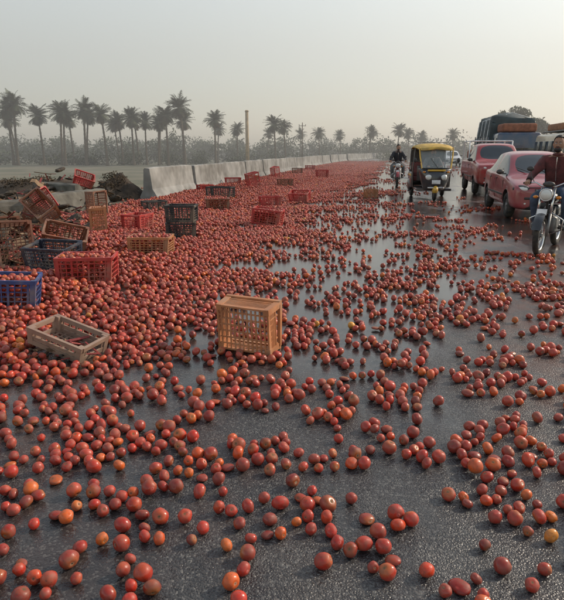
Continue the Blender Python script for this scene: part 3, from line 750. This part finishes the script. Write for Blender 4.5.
def car(name,x,y,yaw,paintm,L=4.15,W=1.68,H=1.46,rack=False,st=ST_CAR,pick=False):
    p=empty(name,(x,y,0),yaw)
    s=L/4.15; h=H/1.46
    def sec(t):
        X,zb,zl,w,zt,wt=t; w*=W/1.68; wt*=W/1.68
        return [(X*s,0,zb*h),(X*s,w*.86,zb*h),(X*s,w*.985,(zb+.10)*h),(X*s,w,(zb*.45+zl*.55)*h),(X*s,w*.975,(zl-.02)*h),(X*s,w*.94,(zl+.015)*h),(X*s,wt*1.03,(zt-.045)*h if zt-zl>.2 else (zl*.5+zt*.5+.01)*h),(X*s,wt*.9,zt*h),(X*s,0,(zt+.015)*h)]
    bm=bmesh.new(); rows=[]
    for t in st:
        half=sec(t); loop=half+[(a,-b,c) for a,b,c in half[-2:0:-1]]
        rows.append([bm.verts.new(v) for v in loop])
    n=len(rows[0])
    for i in range(len(rows)-1):
        for j in range(n):
            f=bm.faces.new((rows[i][j],rows[i][(j+1)%n],rows[i+1][(j+1)%n],rows[i+1][j]))
            jj=j if j<8 else n-1-j
            mi=0
            if jj==5 and i in (5,6,7,9,10,11): mi=1
            if jj==7 and i in (5,11): mi=1
            if jj==0: mi=2
            f.material_index=mi
    bm.faces.new(rows[0]); bm.faces.new(rows[-1][::-1])
    bmesh.ops.recalc_face_normals(bm,faces=bm.faces[:])
    cl=bm.edges.layers.float.new('crease_edge')
    for e in bm.edges:
        ms={f.material_index for f in e.link_faces}
        if 1 in ms and len(ms)>1: e[cl]=.85
    for i in range(len(rows)-1):
        for j in (4,5,n-4,n-5):
            e=bm.edges.get((rows[i][j],rows[i+1][j]))
            if e: e[cl]=max(e[cl],.45)
    o=obj_bm('body',bm,[paintm,M_glass,M_blackp],None,True)
    o.modifiers.new('s','SUBSURF').levels=2; bake(o)
    cut=[]
    for X in (1.30*s,-1.32*s):
        bm=bmesh.new(); bmesh.ops.create_cone(bm,cap_ends=True,segments=32,radius1=.345,radius2=.345,depth=W+.6)
        bm.transform(Matrix.Translation((X,0,.32))@Matrix.Rotation(R(90),4,'X')); c=obj_bm('cut',bm,M_blackp); cut.append(c)
        md=o.modifiers.new('b','BOOLEAN'); md.object=c; md.operation='DIFFERENCE'; md.solver='EXACT'
    bake(o)
    for c in cut: bpy.data.objects.remove(c)
    o.parent=p
    box(p,'underbody',(0,0,.42),(L*.86,W*.62,.30),M_blackp,bev=.03)
    for X in (1.30*s,-1.32*s):
        for sg in (-1,1): wheel(p,'wheel',(X,sg*(W/2-.12),.305),.305,.19,M_steel)
    hz_=.70 if not pick else .80
    for sg in (-1,1):
        ellip(p,'headlight',(1.95*s,sg*.63,(hz_-.02)*h),(.10,.17,.075),M_lamp,rot=(0,.1,sg*.5)); ellip(p,'headlight_surround',(1.935*s,sg*.63,(hz_-.02)*h),(.105,.19,.088),M_blackp,rot=(0,.1,sg*.5))
        ellip(p,'fog_light',(2.04*s,sg*.55,.38*h),(.03,.06,.045),M_lamp)
        ellip(p,'wing_mirror',(.80*s,sg*(W/2+.06),1.0*h),(.06,.09,.06),M_blackp); box(p,'mirror_arm',(.82*s,sg*(W/2-.02),.96*h),(.05,.12,.03),M_blackp)
        ellip(p,'tail_light',(-2.0*s,sg*.66,.80*h),(.06,.12,.10),M_redl)
        for X in (.05,-.75)[:1 if pick else 2]: box(p,'door_handle',(X*s,sg*(W/2-.002),.84*h),(.15,.025,.025),M_blackp)
        box(p,'sill_trim',(0,sg*(W/2-.01),.50*h),(1.9*s,.022,.05),M_blackp,bev=.008)
        for X in (1.0,-.0,-.95): box(p,'door_seam',(X*s*.88,sg*(W/2-.012),.60*h),(.008,.014,.44*h),M_blackp,bev=0)
        tube(p,'wiper',[(.99*s,sg*.25,.99*h),(.80*s,sg*.25-.3,1.10*h)],.008,M_blackp)
    box(p,'grille',(2.045*s,0,(hz_-.06)*h),(.05,.74,.10),M_blackp,bev=.02)
    for k in range(3): box(p,'grille_bar',(2.074*s,0,(hz_-.09+.03*k)*h),(.012,.70,.008),M_chrome,bev=0)
    box(p,'bonnet_gap',(2.02*s,0,(hz_+.015)*h),(.05,1.1,.012),M_blackp,bev=0)
    box(p,'lower_intake',(2.055*s,0,.36*h),(.06,.90,.11),M_blackp,bev=.02)
    box(p,'bumper_strip',(2.075*s,0,.49*h),(.03,1.15,.05),M_blackp,bev=.012); box(p,'number_plate',(2.097*s,0,.48*h),(.012,.36,.12),M_plate,bev=.004)
    if pick:
        box(p,'cargo',(-1.25,0,1.15*h),(1.3,1.35,.35),pm('sacks',(.25,.10,.06,1),.9,bump=.6),bev=.1,seg=3)
        for sg in (-1,1): tube(p,'bed_rail',[(-.45,sg*.78,.98*h),(-.45,sg*.78,1.56*h),(-1.95,sg*.78,1.56*h),(-1.95,sg*.78,.98*h)],.025,M_plate)
        tube(p,'bed_bar',[(-.45,-.78,1.56*h),(-.45,.78,1.56*h)],.025,M_plate)
    if rack:
        for X in (.1,-.8): tube(p,'roof_bar',[(X,-.55,1.47*h),(X,-.5,1.55*h),(X,.5,1.55*h),(X,.55,1.47*h)],.014,M_blackp)
    return p
def carpaint(n,c): return pm(n,c,.32,.0,var=.10,sc=2.5,coat=.5,dirt=(.20,.13,.10,1),dirtamt=.4)
HY=R(-90)-YAW*.9
car('parked_car',6.30,14.5,HY,carpaint('paint_pink_red',(.26,.030,.040,1)),L=4.1,H=1.52)
car('pickup_truck',8.0,22.0,HY,carpaint('paint_red',(.32,.022,.022,1)),L=4.3,W=1.7,H=1.76,st=ST_PICK,pick=True)
car('parked_car',8.0,31.5,HY,carpaint('paint_dark',(.05,.05,.055,1)),L=4.2)
car('parked_car',17.6,60,HY,carpaint('paint_white',(.5,.5,.5,1)),L=4.2)
# ------------------------------------------------------------ auto rickshaw (front +x)
def rickshaw(x,y,yaw):
    p=empty('auto_rickshaw',(x,y,0),yaw)
    Y=carpaint('rickshaw_yellow',(.62,.36,.03,1)); B=carpaint('rickshaw_black',(.02,.02,.024,1)); CAN=pm('canvas_yellow',(.50,.32,.07,1),.8,dirt=DUST)
    def loft(nm,secs,mt,cap=True,lv=2):
        bm=bmesh.new(); rows=[[bm.verts.new(v) for v in s] for s in secs]; n=len(rows[0])
        for i in range(len(rows)-1):
            for j in range(n): bm.faces.new((rows[i][j],rows[i][(j+1)%n],rows[i+1][(j+1)%n],rows[i+1][j]))
        if cap: bm.faces.new(rows[0]); bm.faces.new(rows[-1][::-1])
        bmesh.ops.recalc_face_normals(bm,faces=bm.faces[:]); o=obj_bm(nm,bm,mt,p,True); o.modifiers.new('s','SUBSURF').levels=lv; o.modifiers['s'].render_levels=lv; return o
    def ring(z,x0,x1,w0,w1):
        return [(x0,-w0,z),(x0*.3+x1*.7,-(w0*.35+w1*.65)*1.12,z),(x1,-w1*.55,z),(x1+.03,0,z),(x1,w1*.55,z),(x0*.3+x1*.7,(w0*.35+w1*.65)*1.12,z),(x0,w0,z)]
    loft('front_cowl',[ring(.30,.62,1.02,.34,.22),ring(.36,.58,1.10,.40,.28),ring(.62,.56,1.16,.50,.34),ring(.86,.54,1.12,.54,.40),ring(.97,.54,1.02,.55,.46),ring(1.0,.56,.98,.53,.45)],B)
    box(p,'cowl_stripe',(1.10,0,.93),(.05,.55,.05),Y,bev=.015)
    wheel(p,'front_wheel',(.98,0,.22),.22,.11,M_steel); wheel(p,'rear_wheel',(-.88,.52,.22),.22,.11,M_steel); wheel(p,'rear_wheel',(-.88,-.52,.22),.22,.11,M_steel)
    ellip(p,'front_mudguard',(1.0,0,.34),(.27,.10,.15),Y,sub=3)
    box(p,'floor_pan',(-.05,0,.32),(1.6,1.1,.08),B,bev=.02)
    for s in (-1,1):
        box(p,'side_panel',(-.72,s*.60,.58),(.95,.06,.50),B,bev=.025); box(p,'side_stripe',(-.72,s*.634,.74),(.93,.012,.07),Y,bev=.004)
        ellip(p,'rear_fender',(-.88,s*.60,.40),(.34,.09,.22),B)
        tube(p,'pillar_front',[(1.0,s*.44,.98),(.86,s*.50,1.35),(.74,s*.52,1.62)],.022,Y)
        tube(p,'pillar_mid',[(.0,s*.60,.36),(.0,s*.61,1.0),(-.03,s*.56,1.62)],.020,B)
        tube(p,'pillar_rear',[(-1.1,s*.60,.8),(-1.08,s*.57,1.6)],.020,B)
        tube(p,'mirror_arm',[(.95,s*.47,1.18),(1.0,s*.62,1.22)],.008,M_blackp); ellip(p,'mirror',(1.0,s*.66,1.24),(.02,.05,.075),M_blackp,sub=2)
        ellip(p,'headlight',(1.13,s*.235,.72),(.05,.085,.085),M_lamp); ellip(p,'headlight_rim',(1.11,s*.235,.72),(.05,.10,.10),M_chrome)
        ellip(p,'indicator',(1.05,s*.37,.88),(.04,.05,.03),M_amber,sub=2)
        box(p,'mud_flap',(-1.15,s*.52,.25),(.02,.2,.22),M_black,bev=.003)
    box(p,'rear_panel',(-1.17,0,.62),(.06,1.2,.55),B,bev=.025); box(p,'rear_curtain',(-1.13,0,1.2),(.02,1.12,.72),M_blackp,bev=.004)
    box(p,'passenger_seat',(-.72,0,.60),(.5,1.08,.14),pm('seat_vinyl',(.12,.03,.03,1),.6),bev=.04); box(p,'seat_back',(-.99,0,.90),(.12,1.08,.5),pm('seat_vinyl',(.12,.03,.03,1)),bev=.04)
    box(p,'driver_seat',(.05,0,.66),(.36,.55,.12),M_black,bev=.03); box(p,'partition',(-.18,0,.8),(.03,.9,.5),B,bev=.01)
    bm=bmesh.new(); vs=[bm.verts.new(v) for v in ((1.0,-.43,1.0),(1.04,0,1.0),(1.0,.43,1.0),(.78,.49,1.55),(.82,0,1.57),(.78,-.49,1.55))]
    bm.faces.new((vs[0],vs[1],vs[4],vs[5])); bm.faces.new((vs[1],vs[2],vs[3],vs[4]))
    mg,nt,b=newmat('clear_glass'); b.inputs['Base Color'].default_value=(.6,.65,.65,1); b.inputs['Roughness'].default_value=.04; b.inputs['Alpha'].default_value=.28
    obj_bm('windscreen',bm,mg,p,True)
    tube(p,'windscreen_frame',[(1.0,-.44,.99),(1.045,0,.99),(1.0,.44,.99)],.016,M_black)
    tube(p,'windscreen_top',[(.78,-.51,1.57),(.83,0,1.59),(.78,.51,1.57)],.02,M_black)
    tube(p,'wiper',[(1.045,.05,1.0),(.95,-.18,1.3)],.006,M_black)
    secs=[]
    for (X,w,z) in ((.92,.46,1.585),(.80,.54,1.63),(.3,.60,1.69),(-.4,.62,1.72),(-1.0,.61,1.69),(-1.2,.57,1.60)):
        secs.append([(X,-w,z-.09),(X,-w*.93,z-.01),(X,-w*.5,z+.045),(X,0,z+.06),(X,w*.5,z+.045),(X,w*.93,z-.01),(X,w,z-.09),(X,w*.9,z-.07),(X,0,z+.02),(X,-w*.9,z-.07)])
    loft('roof_canopy',secs,CAN)
    tube(p,'roof_rack',[(.6,-.4,1.78),(.6,.4,1.78),(-.9,.4,1.80),(-.9,-.4,1.80),(.6,-.4,1.78)],.012,M_steel)
    box(p,'front_plate',(1.17,0,.58),(.01,.26,.12),M_plate,bev=.003); box(p,'bumper',(1.12,0,.40),(.05,.5,.05),M_chrome,bev=.015)
    tube(p,'handlebar',[(.62,-.26,1.02),(.66,0,1.0),(.62,.26,1.02)],.014,M_blackp)
    J=rider_pose(dx=.15,dz=-.15)
    for s,g in (('l',1),('r',-1)): J['wr'+s]=(.52,g*.22,1.03); J['el'+s]=(.28,g*.30,.98); J['an'+s]=(.42,g*.17,.44); J['toe'+s]=(.56,g*.17,.40); J['kn'+s]=(.46,g*.18,.80)
    human(p,J,M_grcl,M_jean,name='driver')
rickshaw(4.95,19.0,HY+.06)
# ------------------------------------------------------------ truck & minibus
def truck(x,y,yaw):
    p=empty('loaded_truck',(x,y,0),yaw); p.scale=(1.12,1.12,1.12); C=carpaint('truck_blue',(.03,.055,.10,1)); 
    box(p,'cab',(2.3,0,1.45),(1.7,2.1,1.5),C,bev=.15,seg=3,taper=(.86,.94)); box(p,'cab_lower',(2.35,0,.72),(1.75,2.12,.5),C,bev=.08)
    box(p,'windscreen',(3.03,0,1.68),(.05,1.75,.62),M_glass,rot=(0,-.16,0),bev=.02)
    for s in (-1,1):
        box(p,'side_window',(2.45,s*1.02,1.7),(.8,.04,.5),M_glass,rot=(s*.04,0,0),bev=.02); ellip(p,'headlight',(3.23,s*.75,.82),(.06,.14,.12),M_lamp)
        box(p,'mirror',(3.0,s*1.28,1.65),(.06,.2,.35),M_blackp,bev=.02); tube(p,'mirror_arm',[(2.95,s*1.0,1.8),(3.0,s*1.28,1.85)],.012,M_blackp)
        wheel(p,'wheel',(2.35,s*.92,.45),.45,.26,M_steel); wheel(p,'wheel',(-1.9,s*.92,.45),.45,.3,M_steel)
        for k in range(4): box(p,'side_board',(-.8,s*1.13,1.12+k*.26),(4.4,.05,.20),C,bev=.01)
        for k in range(6): box(p,'stake',(-2.8+k*.8,s*1.17,1.5),(.08,.05,1.2),M_steel,bev=.01)
    box(p,'grille',(3.23,0,.85),(.04,1.1,.3),M_blackp,bev=.02); box(p,'bumper',(3.3,0,.5),(.12,2.1,.22),M_steel,bev=.03); box(p,'number_plate',(3.37,0,.52),(.01,.4,.14),M_plate,bev=.003)
    box(p,'bed',(-.8,0,.92),(4.5,2.2,.14),M_steel,bev=.02); box(p,'chassis',(0,0,.65),(6,.8,.2),M_blackp,bev=.02)
    T1=pm('tarpaulin',(.035,.05,.055,1),.8,var=.4,sc=2,bump=.6)
    bm=bmesh.new(); bmesh.ops.create_cube(bm,size=1); bmesh.ops.subdivide_edges(bm,edges=bm.edges[:],cuts=9,use_grid_fill=True)
    for v in bm.verts:
        u=v.co.copy(); v.co=Vector((u.x*4.4,u.y*2.25*(1-.12*(u.z+.5)),u.z*1.5+.18*math.sin(u.x*9+u.y*4)*(u.z>0)-.9*u.y*u.y*(u.z>.3)))
        v.co.y+=.05*math.sin(u.x*25)
    bm.transform(Matrix.Translation((-.8,0,2.35))); obj_bm('covered_load',bm,T1,p,True)
    for k in range(4): tube(p,'rope',[(-2.5+k*1.1,-1.16,1.7),(-2.5+k*1.1,-1.05,2.9),(-2.5+k*1.1,0,3.22),(-2.5+k*1.1,1.05,2.9),(-2.5+k*1.1,1.16,1.7)],.02,M_plate)
    box(p,'roof_bundle',(2.2,0,2.42),(1.3,1.6,.4),pm('sacks',(.25,.10,.06,1),.9,bump=.6),bev=.12,seg=3)
truck(13.3,34.5,HY)
def minibus(x,y,yaw):
    p=empty('minibus',(x,y,0),yaw); C=carpaint('cream_paint',(.50,.42,.30,1))
    box(p,'body',(-.2,0,1.30),(4.6,1.85,1.9),C,bev=.2,seg=4,taper=(.94,.86)); box(p,'nose',(2.05,0,.82),(.75,1.8,.75),C,bev=.2,seg=4)
    box(p,'windscreen',(2.10,0,1.60),(.05,1.5,.66),M_glass,rot=(0,-.12,0),bev=.04)
    for s in (-1,1):
        for k in range(4): box(p,'side_window',(1.3-k*1.0,s*.865,1.65),(.85,.04,.55),M_glass,rot=(s*.07,0,0),bev=.04)
        ellip(p,'headlight',(2.38,s*.62,.82),(.07,.16,.11),M_lamp); wheel(p,'wheel',(1.5,s*.78,.34),.34,.2,M_steel); wheel(p,'wheel',(-1.5,s*.78,.34),.34,.2,M_steel)
        ellip(p,'wing_mirror',(2.0,s*1.05,1.4),(.05,.1,.15),M_blackp)
    box(p,'grille',(2.42,0,.80),(.04,.8,.16),M_blackp,bev=.02); box(p,'bumper',(2.42,0,.48),(.12,1.8,.2),M_blackp,bev=.04); box(p,'number_plate',(2.49,0,.5),(.01,.36,.12),M_plate,bev=.003)
    box(p,'roof_rack',(-.2,0,2.34),(3.2,1.3,.06),M_steel,bev=.02); box(p,'luggage',(-.2,0,2.52),(2.2,1.2,.32),pm('luggage',(.28,.14,.08,1),.9,bump=.5),bev=.1,seg=3)
minibus(12.6,25.6,HY)
# ------------------------------------------------------------ haze (real low mist volume)
bm=bmesh.new(); bmesh.ops.create_cube(bm,size=1)
bm.transform(Matrix.Translation((0,190,28))@Matrix.Diagonal((1200,320,62,1)))
hz=bpy.data.materials.new('morning_haze'); hz.use_nodes=True; nt=hz.node_tree; nt.nodes.clear()
vs=N(nt,'ShaderNodeVolumeScatter'); vs.inputs['Density'].default_value=.0046; vs.inputs['Anisotropy'].default_value=.3; vs.inputs['Color'].default_value=(1,.97,.93,1)
ou=N(nt,'ShaderNodeOutputMaterial'); nt.links.new(vs.outputs[0],ou.inputs['Volume'])
obj_bm('morning_haze',bm,hz)
# ------------------------------------------------------------ light, sky, camera
AZ=68; EL=32
w=bpy.data.worlds.new('World'); S.world=w; w.use_nodes=True; nt=w.node_tree
sk=N(nt,'ShaderNodeTexSky',sky_type='NISHITA'); sk.sun_disc=False; sk.sun_elevation=R(EL); sk.sun_rotation=R(AZ); sk.air_density=1.6; sk.dust_density=1.2; sk.ozone_density=1.2
hs=N(nt,'ShaderNodeHueSaturation'); hs.inputs['Saturation'].default_value=.62; hs.inputs['Value'].default_value=1.32; nt.links.new(sk.outputs[0],hs.inputs['Color'])
bg=nt.nodes['Background']; nt.links.new(mixc(nt,1.,hs.outputs[0],(1.03,1.0,.95,1),'MULTIPLY'),bg.inputs[0]); bg.inputs[1].default_value=.15
L=bpy.data.lights.new('sun','SUN'); L.energy=3.9; L.angle=R(2.5); L.color=(1,.85,.68)
lo=bpy.data.objects.new('sun',L); link(lo)
d=Vector((math.sin(R(AZ))*math.cos(R(EL)),math.cos(R(AZ))*math.cos(R(EL)),math.sin(R(EL)))); lo.rotation_euler=d.to_track_quat('Z','Y').to_euler()
S.view_settings.view_transform='Standard'; S.view_settings.look='None'; S.view_settings.exposure=0
c=bpy.data.cameras.new('camera'); c.lens=33.6; c.sensor_width=36; c.clip_end=6000; c.clip_start=.05
co=bpy.data.objects.new('camera',c); link(co); co.location=(0,0,1.55); co.rotation_euler=(R(75),0,0); S.camera=co
